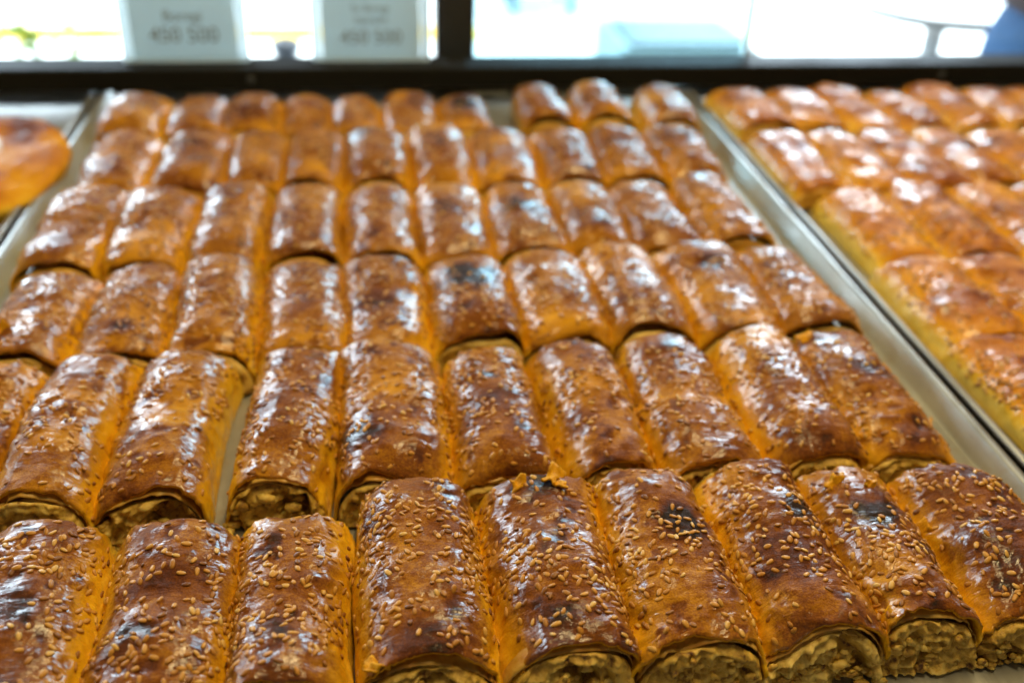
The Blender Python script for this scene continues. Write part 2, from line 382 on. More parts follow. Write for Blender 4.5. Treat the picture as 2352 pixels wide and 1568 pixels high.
def make_roll(name, label, group, x, y0, y1, wid, h, rz, seed, detail, n_seeds, crust_mat, burns=(), base=0.5, pale=0.0,
              gloss=0.55, flat=0.0, seed_objs=False, ridge=1.0, fill_tone=0.0, closed=0.0, flaps=()):
    rng = np.random.default_rng(seed)
    L = y1 - y0
    root = tag(empty(name, (x, (y0 + y1) / 2, 0.0006), rz), label, 'pastry roll', group)
    nu, nv = {3: (104, 76), 2: (80, 60), 1: (50, 38), 0: (34, 26)}[detail]
    px = rng.uniform(0.72, 0.84); pz = rng.uniform(0.76, 0.92) - flat
    so = rng.uniform(0, 100, 3)
    a = np.linspace(math.pi, 0, nv)
    v = np.linspace(0, 1, nu)
    A, Vv = np.meshgrid(a, v)                     # (nu, nv)
    Y = (Vv - 0.5) * L
    # size changes along the roll
    wv = wid * (1 + 0.035 * noise3(np.stack([v * 2.3 + so[0], v * 0, v * 0 + so[1]], 1), seed))[:, None]
    hv = h * (1 + 0.06 * noise3(np.stack([v * 2.6 + so[2], v * 0 + 3, v * 0], 1), seed + 3))[:, None]
    dr0, dr1 = rng.uniform(0.05, 0.15) + 0.14 * closed, rng.uniform(0.08, 0.18)
    hv = hv * (1 - dr0 * np.exp(-Vv * L / 0.008) - dr1 * np.exp(-(1 - Vv) * L / 0.006))
    X, Z = profile(A, wv, hv, px, pz)
    lean = rng.uniform(-0.12, 0.12)
    taper = rng.uniform(-0.07, 0.07); bend = rng.uniform(-0.0024, 0.0024); hump = rng.uniform(-0.07, 0.07)
    X = X * (1 + taper * (Vv - 0.5) * 2) + lean * Z + bend * ((Vv - 0.5) ** 2 * 4 - 0.33)
    Z = Z * (1 + hump * (Vv - 0.5) * 2)
    arc = (math.pi - A) / math.pi                 # 0..1 across
    P3 = np.stack([X, Y, Z], -1)
    # outward normal (approx.)
    N = np.stack([X / (wid / 2) ** 1.0 * 0.5, np.zeros_like(X), (Z - 0.25 * h) / h], -1)
    N /= np.linalg.norm(N, axis=-1, keepdims=True) + 1e-9
    up = np.clip(N[..., 2], 0, 1)
    # displacement: lumps, transverse wrap ridges, blisters, wrinkles
    q = P3 + so
    lump = fbm(q * 55, seed, 3)
    aa = arc * 3.2 + 0.6 * lump
    rid = noise3(np.stack([Y * 135 + 2.2 * fbm(q * 40, seed + 9, 2) + so[0], aa + so[1], Y * 0], -1), seed + 5)
    rid2 = 1 - np.abs(noise3(np.stack([Y * 290 + 3.0 * fbm(q * 60, seed + 19, 2) + so[2], aa * 2.2, Y * 0], -1), seed + 6)) * 2
    shoulder = np.exp(-((np.abs(arc - 0.5) - 0.27) / 0.16) ** 2)
    d = 0.0020 * lump + (0.00046 * rid * (0.60 + 0.8 * shoulder) + 0.00030 * rid2 * (0.12 + shoulder)) * ridge * (0.35 + up)
    bl = fbm(q * 210, seed + 11, 2)
    blister = sstep(0.22, 0.50, bl) * up
    pit = sstep(0.30, 0.55, -fbm(q * 150, seed + 31, 2)) * up
    d += 0.00055 * blister - 0.0005 * pit
    d += 0.00022 * fbm(q * 420, seed + 13, 2)
    d *= sstep(0.0, 0.06, np.minimum(arc, 1 - arc)) * 0.8 + 0.2
    P3 = P3 + N * d[..., None]
    # ragged ends
    e = noise3(np.stack([arc * 6 + so[0], arc * 0, Vv * 0 + so[1]], -1), seed + 21) * 0.0020 \
        + noise3(np.stack([arc * 26 + so[0], arc * 0, Vv * 0 + so[2]], -1), seed + 22) * 0.0007 \
        + noise3(np.stack([arc * 70 + so[0], arc * 0, Vv * 0], -1), seed + 24) * 0.0004
    P3[..., 1] += e * np.exp(-Vv * L / 0.006) - np.roll(e, 7, 1) * np.exp(-(1 - Vv) * L / 0.006)
    curl = noise3(np.stack([arc * 5 + so[1], arc * 0 + 5, Vv * 0], -1), seed + 23)
    P3[..., 2] += (0.0010 * curl + 0.0004) * np.exp(-Vv * L / 0.003) * up
    P3[..., 2] = np.maximum(P3[..., 2], 0.0)
    front_x = np.linspace(0, 1, 200)
    droop_f = np.clip(0.10 + 0.9 * noise3(np.stack([front_x * 3.4 + so[2], front_x * 0 + 1.5, front_x * 0], 1), seed + 25), 0, 1) * (0.42 * (1 - 0.6 * closed))
    droop = np.interp(arc[0], front_x, droop_f)
    P3[..., 2] *= 1 - droop[None, :] * np.exp(-Vv * L / 0.0038)
    # browning from baking; base also carries the front row's dimmer light
    crest = np.clip(Z / h, 0, 1)
    lo = sstep(0.30, 0.98, crest)
    tone = fbm(q * 34, seed + 41, 3)
    brown = (0.02 + 0.10 * crest + base * lo) * (1 - pale) + pale * (base * sstep(0.40, 0.98, crest))
    brown = brown + 0.26 * tone * (0.25 + lo) + 0.10 * blister + 0.32 * pit + 0.12 * np.clip(rid, 0, 1) * lo
    brown = brown + 0.10 * np.exp(-Vv * L / 0.004) * up
    glossv = gloss - 0.06 + 0.55 * fbm(q * 45, seed + 51, 2) + 0.42 * shoulder
    brown = np.where(brown > 0.62, 0.62 + (brown - 0.62) * 0.5, brown)
    for (bu, bv, br_, st) in burns:
        dx = (P3[..., 0] - bu * wid / 2); dy = (Y - (bv - 0.5) * L)
        rr = np.sqrt(dx ** 2 + dy ** 2) / (br_ * (1 + 0.45 * fbm(q * 120, seed + 61, 3)))
        k = np.exp(-rr ** 2 * 1.2) * st * (0.62 if st < 0.5 else 0.95)
        brown = brown + k * (1.25 - 0.5 * brown); glossv = glossv - 0.35 * sstep(0.3, 0.9, k)
    brown = np.clip(brown, 0.0, 1.0); glossv = np.clip(glossv, 0, 1)
    # inner return at both ends gives the crust its thickness
    th = 0.0011
    inner = lambda row, back: np.stack([row[:, 0] * (1 - 2 * th / wid), row[:, 1] + back, np.maximum(row[:, 2] - th, 0.0)], -1)
    rows = [inner(P3[0], 0.007), inner(P3[0], 0.0002)] + list(P3) + [inner(P3[-1], -0.0002), inner(P3[-1], -0.007)]
    V = np.array(rows).reshape(-1, 3)
    ext = lambda m, pv: np.concatenate([m[:1] * 0 + pv, m[:1] * 0 + pv, m, m[-1:] * 0 + pv, m[-1:] * 0 + pv]).ravel()
    me = mesh_from('crust', V, grid_faces(nu + 4, nv), crust_mat, True, {'brown': ext(brown, 0.25), 'gloss': ext(glossv, 0.2)})
    link('crust', me, root)
    # filling: a lumpy body a little smaller than the crust, its cut faces modelled
    nr, na = {3: (34, 110), 2: (22, 70), 1: (9, 28), 0: (6, 20)}[detail]
    ang = np.linspace(math.pi, 0, na)
    bx_, bz_ = profile(ang, wid * 0.92, h * 0.87, px, pz)
    bx_ = bx_ + lean * bz_
    dr_o = np.interp((math.pi - ang) / math.pi, front_x, droop_f)

    bot = np.linspace(bx_[-1], bx_[0], na // 2)[1:-1]
    ox = np.concatenate([bx_, bot]); oz = np.concatenate([np.maximum(bz_, 0.0006), np.full(len(bot), 0.0006)])
    cx, cz = 0.0, h * 0.42
    FV = []; FT = []; FF = []
    no = len(ox)
    for end in (-1, 1):
        b0 = len(FV)
        for k in range(nr):
            rho = 1 - k / (nr - 0.6)
            dro = np.concatenate([dr_o, np.zeros(no - len(dr_o))]) if end < 0 else 0.0
            sq = ((1 - dr0) * (1 - hump) if end < 0 else (1 - dr1) * (1 + hump)) * 0.97 * (1 - dro)
            xx = cx + (ox - cx) * rho; zz = (cz + (oz - cz) * rho) * sq
            pp = np.stack([xx * 1.0, np.full_like(xx, end * 3.1), zz], -1) + so
            chunk = 1 - 2.4 * np.abs(fbm(pp * 190, seed + 71, 2))
            chunk2 = fbm(pp * 520, seed + 72, 2, 0.6)
            hole = sstep(0.15, 0.5, fbm(pp * 75, seed + 73, 2))
            spiral = np.sin(rho * 17 + np.arctan2(zz - cz, xx) + 2.0 * fbm(pp * 60, seed + 75, 2))
            dep = (-0.0006 + 0.0014 * (1 - rho ** 4) - 0.0016 * chunk - 0.0011 * chunk2 + 0.0046 * hole - 0.0007 * spiral) * (1 - 0.7 * (rho > 0.985))
            yy = end * (L / 2 - np.clip(dep, -0.0036, 0.008) * (1 - 0.8 * closed) + 0.0015 * closed * (1 - rho ** 2))
            # lower part of the cut face bulges out past the crust, as it sags on the tray
            yy = yy + end * 0.0026 * np.clip(1.15 - zz / (0.8 * h), 0, 1) * (1 if rho < 0.98 else 0)
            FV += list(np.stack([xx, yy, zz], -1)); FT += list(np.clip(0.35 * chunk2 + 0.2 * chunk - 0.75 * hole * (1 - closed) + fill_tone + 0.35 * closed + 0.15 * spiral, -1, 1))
        FV.append((cx, end * (L / 2 - 0.002), cz)); FT.append(0.0)
        for k in range(nr - 1):
            for i in range(no):
                qd = [b0 + k * no + i, b0 + k * no + (i + 1) % no, b0 + (k + 1) * no + (i + 1) % no, b0 + (k + 1) * no + i]
                FF.append(qd if end < 0 else qd[::-1])
        for i in range(no):
            tr = [b0 + (nr - 1) * no + i, b0 + (nr - 1) * no + (i + 1) % no, b0 + nr * no]
            FF.append(tr if end < 0 else tr[::-1])
    off2 = nr * no + 1
    b0 = len(FV)
    for yy_ in (-L / 2 + 0.007, L / 2 - 0.007):
        FV += list(np.stack([ox * 0.80, np.full(no, yy_), np.maximum(oz * 0.66, 0.0006)], -1)); FT += [0.0] * no
    for (r0_, r1_) in ((0, b0), (b0, b0 + no), (b0 + no, off2)):
        for i in range(no): FF.append([r0_ + i, r1_ + i, r1_ + (i + 1) % no, r0_ + (i + 1) % no])
    if detail >= 1:   # crumbs clinging to the cut face and fallen at its foot
        IV, IF = ICO2 if detail == 3 else ICO1
        for _ in range({3: 85, 2: 55, 1: 12}[detail]):
            aa_ = rng.uniform(0, math.pi); rho = math.sqrt(rng.uniform(0, 0.86)); 
            tx, tz = profile(np.array([aa_]), wid * 0.9, h * 0.88, px, pz)
            pos = np.array([tx[0] * rho, -L / 2 - rng.uniform(-0.0012, 0.0030), max(0.001, tz[0] * rho * rng.uniform(0.3, 1) * (1 - dr0 - 0.06))])
            if rng.random() < 0.16: pos = np.array([rng.uniform(-0.5, 0.5) * wid, -L / 2 - rng.uniform(0.0005, 0.004), 0.0008])
            s = rng.uniform(0.0006, 0.0017) if rng.random() < 0.88 else rng.uniform(0.0017, 0.0028)
            dv = IV * (1 + 0.75 * fbm(IV * 1.9 + rng.uniform(0, 50, 3), seed, 2)[:, None]) * s * np.array([rng.uniform(0.8, 1.5), 0.8, rng.uniform(0.6, 1.0)])
            b0 = len(FV); FV += list(dv + pos); FT += [rng.uniform(-0.45, 0.55)] * len(IV)
            FF += (IF + b0).tolist()
    link('filling', mesh_from('filling', FV, FF, M_FILL_BAKED if closed > 0.5 else M_FILL, True, {'tone': FT}), root)
    # a second, ragged pastry layer showing under the crust at the cut
    if detail >= 2:
        nl = 64
        for li in range(1 + (seed % 2)):
            ar = np.linspace(math.pi * rng.uniform(0.86, 0.98), math.pi * rng.uniform(0.02, 0.14), nl)
            sc_ = (0.935 - 0.075 * li)
            lx, lz = profile(ar, wid * (sc_ + 0.02), h * sc_ * (1 - dr0) * (1 - hump) * (1 - np.interp((math.pi - ar) / math.pi, front_x, droop_f)), px, pz); lx = lx + lean * lz
            t_ = np.linspace(0, 9, nl)
            wob = noise3(np.stack([t_ * 0.7 + so[0], t_ * 0 + li * 4, t_ * 0], 1), seed + 81)
            wob2 = noise3(np.stack([t_ * 3.1 + so[1], t_ * 0 + li * 4, t_ * 0], 1), seed + 82)
            rr_ = []
            for kk, (yo, ins) in enumerate(((0.006, 0.0), (0.0016, 0.0), (0.0, 0.0), (0.0002, 0.0006), (0.003, 0.0007))):
                yedge = -L / 2 + 0.0002 + 0.0009 * li + 0.0011 * wob + 0.0007 * wob2
                rr_.append(np.stack([lx, yedge + yo, np.maximum(lz - ins - np.clip(0.0006 + 0.0030 * wob + 0.0010 * wob2, -0.0002, 0.006) * (1 if 0 < kk < 4 else 0.3), 0.0008)], -1))
            link('pastry_layer', mesh_from('pastry_layer', np.array(rr_).reshape(-1, 3), grid_faces(5, nl), M_LAYER, True), root)
    # sesame
    if n_seeds:
        # normals of the displaced grid
        du = np.gradient(P3, axis=0); dv_ = np.gradient(P3, axis=1)
        NN = np.cross(dv_, du); NN /= np.linalg.norm(NN, axis=-1, keepdims=True) + 1e-12
        NN[NN[..., 2] < 0] *= -1
        got = 0; tries = 0; taken = []
        pos_, nor_ = [], []
        bands = [(rng.uniform(0.25, 0.75), rng.uniform(0.07, 0.14), rng.uniform(0.5, 1.0)) for _ in range(2)]
        while got < n_seeds and tries < n_seeds * 60:
            tries += 1
            fu = rng.uniform(0.02, 0.98); fa = rng.uniform(0.10, 0.90)
            dens = 0.22 + 0.55 * max(0, noise3(np.array([fu * 4.5 + so[0], fa * 3.5 + so[1], 2.0]), seed + 91))
            for (bc, bw, bs) in bands: dens += bs * math.exp(-((fu + 0.12 * math.sin(fa * 5 + so[2]) - bc) / bw) ** 2)
            dens *= 0.35 + 0.65 * math.exp(-((fa - 0.5) / 0.33) ** 4)
            if rng.random() > dens: continue
            iu = fu * (nu - 1); ia = fa * (nv - 1); u0, a0 = int(iu), int(ia)
            p = P3[u0, a0] * (1 - iu + u0) * (1 - ia + a0) + P3[u0 + 1, a0] * (iu - u0) * (1 - ia + a0) + P3[u0, a0 + 1] * (1 - iu + u0) * (ia - a0) + P3[u0 + 1, a0 + 1] * (iu - u0) * (ia - a0)
            if taken and np.min(np.sum((np.array(taken[-400:]) - p) ** 2, 1)) < 0.00165 ** 2 and rng.random() < 0.9: continue
            taken.append(p); nor_.append(NN[u0, a0]); got += 1
        SV, SF, SR = [], [], []
        for p, n in zip(taken, nor_):
            n = n + rng.normal(0, 0.16, 3); n /= np.linalg.norm(n)
            r = rng.normal(0, 1, 3); tx_ = r - n * (r @ n); tx_ /= np.linalg.norm(tx_)
            ty_ = np.cross(n, tx_)
            s = rng.uniform(0.90, 1.14)
            lift = 0.00014
            if seed_objs:
                o = bpy.data.objects.new('sesame_seed', SEEDS[rng.integers(len(SEEDS))][2]); col.objects.link(o); o.parent = root
                m = np.eye(4); m[:3, 0] = tx_ * s; m[:3, 1] = ty_ * s; m[:3, 2] = n * s; m[:3, 3] = p + n * lift
                o.matrix_local = Matrix(m.tolist())
            else:
                b0 = len(SV); Vs = SEED_LOW[0] * s
                SV += list(p + n * lift + Vs[:, :1] * tx_ + Vs[:, 1:2] * ty_ + Vs[:, 2:] * n)
                SF += [[i + b0 for i in f] for f in SEED_LOW[1]]; SR += [float(rng.random())] * len(Vs)
        if not seed_objs and SV:
            tag(link('sesame_topping', mesh_from('sesame_topping', SV, SF, M_SEED, True, {'rnd': SR}), root), kind='stuff')
    if flaps:
        for (fu, fa, size, tilt) in flaps:      # torn, lifted bits of crust
            p = P3[int(fu * (nu - 1)), int(fa * (nv - 1))]
            g = 9; U_, W_ = np.meshgrid(np.linspace(-1, 1, g), np.linspace(-1, 1, g))
            k0 = rng.uniform(0, 50)
            edge = 1 + 0.35 * noise3(np.stack([np.arctan2(W_, U_) * 1.6 + k0, U_ * 0, U_ * 0], -1), seed + 7)
            fx = U_ * size * edge; fy = W_ * size * 0.62 * edge
            fz = 0.55 * size * noise3(np.stack([U_ * 1.3 + k0, W_ * 1.3, U_ * 0], -1), seed + 8) + 0.25 * size * (U_ ** 2) + math.tan(tilt) * fy
            top = np.stack([fx, fy, fz + 0.0011], -1).reshape(-1, 3); low = top - np.array([0, 0, 0.0009])
            n2 = g * g; Ft = grid_faces(g, g).tolist() + grid_faces(g, g, n2, True).tolist()
            bd = [i for i in range(g)] + [g - 1 + g * i for i in range(1, g)] + [n2 - 1 - i for i in range(1, g)] + [n2 - g - g * i for i in range(1, g - 1)]
            Ft += [[bd[i], n2 + bd[i], n2 + bd[(i + 1) % len(bd)], bd[(i + 1) % len(bd)]] for i in range(len(bd))]
            o = link('torn_flake', mesh_from('torn_flake', np.concatenate([top, low]), Ft, M_CRUST, True, {'brown': np.full(2 * n2, 0.42), 'gloss': np.full(2 * n2, 0.3)}), root)
            o.location = p; o.rotation_euler = (rng.uniform(-.25, .25), (0.5 - fa) * -1.9 + rng.uniform(-.2, .2), rng.uniform(-1.2, 1.2))
    return root

FLAPS = {(0, 4): [(0.93, 0.42, 0.0034, 0.5), (0.96, 0.52, 0.0042, 0.2), (0.90, 0.55, 0.0024, -0.3)], (0, 7): [(0.86, 0.40, 0.0030, 0.1), (0.82, 0.55, 0.0026, 0.0)], (0, 8): [(0.62, 0.16, 0.0040, 0.3)],
         (0, 3): [(0.02, 0.30, 0.0040, -0.5)], (1, 0): [(0.85, 0.45, 0.0080, 0.1)], (2, 0): [(0.22, 0.42, 0.0050, 0.1)], (1, 6): [(0.98, 0.08, 0.0036, 0.2)], (1, 9): [(0.97, 0.35, 0.0034, 0.4)]}
ORD = ['leftmost', 'second from left', 'third from left', 'fourth from left', 'fifth from left', 'sixth from left', 'seventh from left', 'eighth from left', 'ninth from left', 'tenth from left']
# row: name, y front, y back, seams, sesame seeds, detail, {index: (front shift, back shift, yaw deg, height factor, width factor)}, {index: burns}, {index: look}
ROWS = [
 ('front row', 0.1985, 0.2770, [-.1337, -.0913, -.0497, -.0098, .0337, .0753, .1157, .1564, .1909, .2341], [215, 265, 245, 295, 280, 225, 250, 225, 225], 3,
  {0: (-.012, -.006, 1, 1.0, 1.0), 1: (-.010, -.007, 0, 1.0, .99), 2: (-.004, -.007, 0, 1.0, .92), 3: (.001, .003, 0, 1.06, .955), 4: (0, .002, 0, 1.03, 1.0), 5: (-.001, .002, 0, 1.06, 1.0), 6: (.0, .002, 0, 1.04, 1.0), 7: (.002, -.003, -1, .98, 1.02), 8: (.001, -.006, -1, 1.0, 1.0)},
  {0: [(-.2, .55, .011, .35), (.1, .12, .012, .45)], 1: [(0, .62, .008, .25), (-.4, .35, .009, .2)], 2: [(-.1, .28, .009, .3)], 3: [(-.75, .72, .007, .45), (-.1, .08, .009, .35)], 4: [(-.7, .66, .005, .3), (-.1, .12, .009, .3), (.1, .93, .005, .5)],
   5: [(.25, .60, .0075, .85), (-.1, .8, .007, .3), (.5, .4, .008, .25)], 6: [(.5, .68, .007, .4), (0, .3, .012, .15)], 7: [(.05, .62, .009, .55), (.6, .35, .007, .4), (.0, .1, .009, .35)], 8: [(-.2, .25, .012, .35), (.2, .9, .007, .25)]},
  {0: 'cut off by the photo edge', 1: 'with a slanting sesame band', 2: 'with sesame across its middle', 3: 'with dark left shoulder', 4: 'with torn crust at its back', 5: 'with black burnt spot on top', 6: 'with pale filling at its cut end', 7: 'with dark scorched crown', 8: 'beside the tray edge'}),
 ('second row', 0.2850, 0.3740, [-.1783, -.1406, -.1030, -.0615, -.0164, .0268, .0663, .1086, .1506, .1892, .2302], [110, 135, 170, 200, 225, 240, 160, 205, 195, 205], 2,
  {1: (-.001, .005, -2, 1, 1), 2: (-.001, .002, -2.0, 1, .95), 3: (.004, 0, -5.0, 1, .80), 4: (.003, 0, 0, 1, 1), 5: (.002, -.003, 0, .96, .91), 6: (0, -.004, 1.5, 1, .86), 7: (-.001, -.001, 0, 1, 1), 8: (0, 0, 0, 1, 1), 9: (-.001, -.004, 0, 1, 1)},
  {0: [(0, .5, .015, .3)], 1: [(-.1, .5, .008, .25), (.2, .75, .008, .2)], 2: [(-.3, .35, .01, .25)], 3: [(-.3, .85, .006, .25)], 4: [(-.7, .25, .009, .5), (.6, .85, .006, .3)], 5: [(0, .45, .01, .2)], 6: [(-.5, .3, .009, .25)], 7: [(0, .85, .007, .3)], 8: [(-.1, .55, .01, .25), (0, .08, .01, .3)], 9: [(0, .55, .009, .45), (-.3, .9, .008, .3), (.2, .08, .01, .3)]},
  {0: 'cut off by the photo edge', 1: 'with streaked glaze', 2: 'left of the bare tray gap', 3: 'right of the bare tray gap', 4: 'with blackened lower left corner', 5: 'densely seeded', 8: 'with dark front lip', 9: 'beside the tray edge'}),
 ('third row', 0.3815, 0.4620, [-.1739, -.1329, -.0936, -.0538, -.0130, .0262, .0675, .1105, .1503, .1931, .2350], [260, 260, 270, 270, 260, 220, 260, 260, 290, 290], 1,
  {0: (.002, -.003, -3, 1, 1), 2: (-.003, 0, 0, 1, .96), 5: (0, -.002, 0, 1, 1), 8: (-.003, .003, 0, 1.05, 1), 9: (-.002, 0, 0, 1, 1)},
  {0: [(-.3, .2, .009, .3)], 1: [(.1, .18, .006, .6)], 2: [(0, .6, .01, .2)], 5: [(0, .62, .013, .75), (-.4, .35, .009, .35)], 4: [(-.3, .4, .01, .2)], 8: [(0, .65, .007, .5), (.2, .3, .008, .2)], 9: [(-.2, .5, .011, .3)]},
  {0: 'torn near its front', 1: 'with small black spot', 2: 'with front end exposed over bare tray', 3: 'evenly orange', 4: 'with grey streaked glaze', 5: 'with large charred black top', 6: 'with bright glossy right side', 7: 'with glossy lower right', 8: 'with dark specks on crown', 9: 'beside the tray edge'}),
 ('fourth row', 0.4700, 0.5570, [-.1798, -.1385, -.0966, -.0577, -.0156, .0240, .0658, .1069, .1438, .1852, .2256], [270] * 10, 1,
  {0: (0, .003, -2, 1, 1), 3: (0, 0, 0, 1, .93), 4: (0, 0, 0, 1, .98), 9: (.004, 0, 0, 1, 1)},
  {0: [(0, .2, .009, .25)], 1: [(.3, .5, .009, .3)], 4: [(0, .2, .008, .3)], 5: [(-.1, .5, .009, .4)], 6: [(-.1, .55, .010, .55)], 7: [(0, .2, .008, .3)], 8: [(0, .3, .009, .2)], 9: [(0, .6, .01, .3)]},
  {}),
 ('fifth row', 0.5665, 0.6490, [-.1720, -.1310, -.0860, -.0500, -.0138, .0278, .0670, .1105, .1497, .1903, .2310], [240] * 10, 1, {1: (-.003, .001, 0, 1.04, 1), 9: (.004, 0, 0, 1, 1)},
  {0: [(.1, .2, .01, .3)], 1: [(-.3, .7, .011, .45)], 4: [(-.6, .8, .009, .7)], 5: [(0, .5, .01, .2)], 6: [(.2, .9, .007, .3)], 8: [(-.2, .5, .01, .2)], 9: [(0, .6, .011, .35)]},
  {}),
 ('back row', 0.6655, 0.7270, [-.1800, -.1380, -.0992, -.0584, -.0235, .0118, .0523, .0884], [140] * 7, 1, {0: (0, .003, 0, 1.08, 1)},
  {0: [(0, .4, .01, .3)], 1: [(0, .8, .01, .2)], 3: [(.1, .7, .01, .3)], 5: [(.2, .6, .01, .2)], 6: [(.1, .6, .01, .5)]}, {}),
]
sd = 100
for ri, (rn, y0, y1, seams, ns, det, mods, burns, looks) in enumerate(ROWS):
    rr = random.Random(ri * 7 + 1)
    for i in range(len(seams) - 1):
        sd += 13
        f0, b0, yaw, hf, wf = mods.get(i, (rr.uniform(-.002, .002), rr.uniform(-.002, .002), rr.uniform(-1.2, 1.2), rr.uniform(.95, 1.05), rr.uniform(.98, 1.02)))
        look = looks.get(i, '')
        lab = f'sesame roll in the {rn}, {ORD[i]}' + (f', {look}' if look else '')
        make_roll('sesame_roll', lab, 'sesame rolls on the middle tray', (seams[i] + seams[i + 1]) / 2 + {(1, 3): .0036, (1, 2): -.0018, (0, 2): -.0006}.get((ri, i), 0.0), y0 + f0, y1 + b0, (seams[i + 1] - seams[i]) * 1.105 * wf,
                  (0.0275, 0.0275, 0.0275, 0.0275, 0.0265, 0.0235)[ri] * hf * rr.uniform(.94, 1.05), math.radians(yaw), sd, det, ns[i], M_CRUST, burns.get(i, ()), base=(rr.uniform(.56, .68), rr.uniform(.50, .62), rr.uniform(.44, .58), rr.uniform(.42, .56), rr.uniform(.44, .58), rr.uniform(.42, .54))[ri], gloss=(.46 if ri == 0 else .56), seed_objs=(det >= 2), ridge=rr.uniform(.8, 1.4), fill_tone=(0.45 if (ri, i) == (0, 6) else rr.uniform(-.1, .15)), closed=(0, 0, .45, .75, .9, 1)[ri], flaps=FLAPS.get((ri, i), ()))  # front row base set browner, its dimmer light put into the colour
for k, (xa, xb, lab, hf) in enumerate(((.1105, .1495, 'taller sesame pastry roll in the back row, just right of the gap', 1.06), (.1505, .1945, 'taller sesame pastry roll in the back row, second right of the gap', 1.08), (.2000, .2400, 'rounded sesame pastry roll in the back row, at the right tray corner', 1.0))):
    sd += 13
    make_roll('sesame_roll', lab, 'sesame rolls on the middle tray', (xa + xb) / 2, 0.668, (0.738, 0.740, 0.732)[k], (xb - xa), 0.0275 * hf, math.radians((1, 0, -1)[k]), sd, 1, 140, M_CRUST, [(0.1, .6, .01, .25)], base=.48, closed=1.0)

# pale rolls on the right-hand tray
def in_frame(x, y, z=0.02):
    v = CAM_R.T @ (np.array([x, y, z]) - CAM_P)
    return abs(v[0] / -v[2]) < 18.0 / 35.0
RR = random.Random(5)
for rn, y0, y1, xs, n in (('back row', .662, .745, .2690, 8), ('row before the back row', .552, .648, .2690, 7), ('middle row', .455, .549, .2800, 5), ('row behind the nearest', .372, .452, .2745, 3), ('nearest row', .282, .369, .2760, 2)):
    x = xs
    for i in range(n):
        wd = RR.uniform(.0395, .0440); sd += 13
        if not in_frame(x + 0.004, y1): break
        lab = f'pale golden roll on right-hand tray, {rn}, ' + ('against its rim', 'second from rim', 'third from rim', 'fourth from rim', 'fifth from rim', 'sixth from rim', 'seventh from rim', 'eighth from rim')[i]
        make_roll('golden_roll', lab, 'golden rolls on the right-hand tray', x + wd / 2, y0 + RR.uniform(-.003, .003), y1 + RR.uniform(-.003, .003), wd * 1.12, RR.uniform(.0180, .0215), math.radians(RR.uniform(-2, 2)), sd, 1, RR.choice((110, 150, 190)), M_CRUST_PALE,
                  [(RR.uniform(-.4, .4), RR.uniform(.2, .9), .010, .25)], base=RR.uniform(.44, .54), pale=0.50, gloss=0.44, flat=0.05, ridge=0.9, closed=0.6)
        x += wd

# round bun on the left tray
def bun(x, y, rx, ry, h, seed):
    root = tag(empty('glazed_bun', (x, y, 0.0006)), 'round glazed bun with a dimpled top on the left tray', 'bun')
    nr, na = 44, 90
    rho, th = np.meshgrid(np.linspace(0, 1, nr), np.linspace(0, 2 * math.pi, na, endpoint=False), indexing='ij')
    out = np.clip(rho * 1.12, 0, 1)
    prof = np.where(rho < 0.82, 1.0, 1.0)
    R_ = np.sin(rho * math.pi * 0.62) / 1.0
    Zc = np.cos(rho * math.pi * 0.62) ; Zc = (Zc - Zc.min()) / (1 - Zc.min())
    wob = 1 + 0.05 * noise3(np.stack([np.cos(th) * 1.6, np.sin(th) * 1.6, th * 0], -1), seed)
    X = R_ * np.cos(th) * rx * wob; Y = R_ * np.sin(th) * ry * wob
    Z = h * Zc ** 0.62
    dim = np.exp(-(((X + 0.0) / (rx * 0.42)) ** 2 + ((Y - 0.0) / (ry * 0.30)) ** 2)); Z = Z - 0.42 * h * dim
    p = np.stack([X, Y, Z], -1)
    d = 0.0034 * fbm(p * 50 + 3, seed, 3) + 0.0016 * np.sin(th * 7 + 3 * rho) * sstep(0.15, 0.5, rho) + 0.0007 * fbm(p * 160, seed + 2, 2)
    Z = np.maximum(Z + d * (Z > 0.003), 0)
    brown = np.clip(0.22 + 0.48 * sstep(0.30, 0.85, Z / h) - 0.45 * dim + 0.42 * fbm(p * 40 + 9, seed + 4, 3), 0, 1)
    V = np.stack([X, Y, Z], -1).reshape(-1, 3); F = []
    for i in range(nr - 1):
        for j in range(na):
            F.append([i * na + j, (i + 1) * na + j, (i + 1) * na + (j + 1) % na, i * na + (j + 1) % na])
    link('crust', mesh_from('crust', V, F, M_CRUST_PALE, True, {'brown': brown.ravel(), 'gloss': np.full(brown.size, 0.24)}), root)
    g = (rho < 0.33)
    Vf = V.copy().reshape(nr, na, 3)[: nr // 3].copy(); Vf[..., 2] += 0.0007
    Ff = [f for f in F if max(f) < (nr // 3) * na]
    tone = np.clip(0.3 + 0.5 * fbm(Vf * 120, 5, 2), -1, 1)
    link('filling', mesh_from('filling', Vf.reshape(-1, 3), Ff, M_FILL, True, {'tone': tone.ravel()}), root)
bun(-0.274, 0.622, 0.086, 0.096, 0.024, 77)

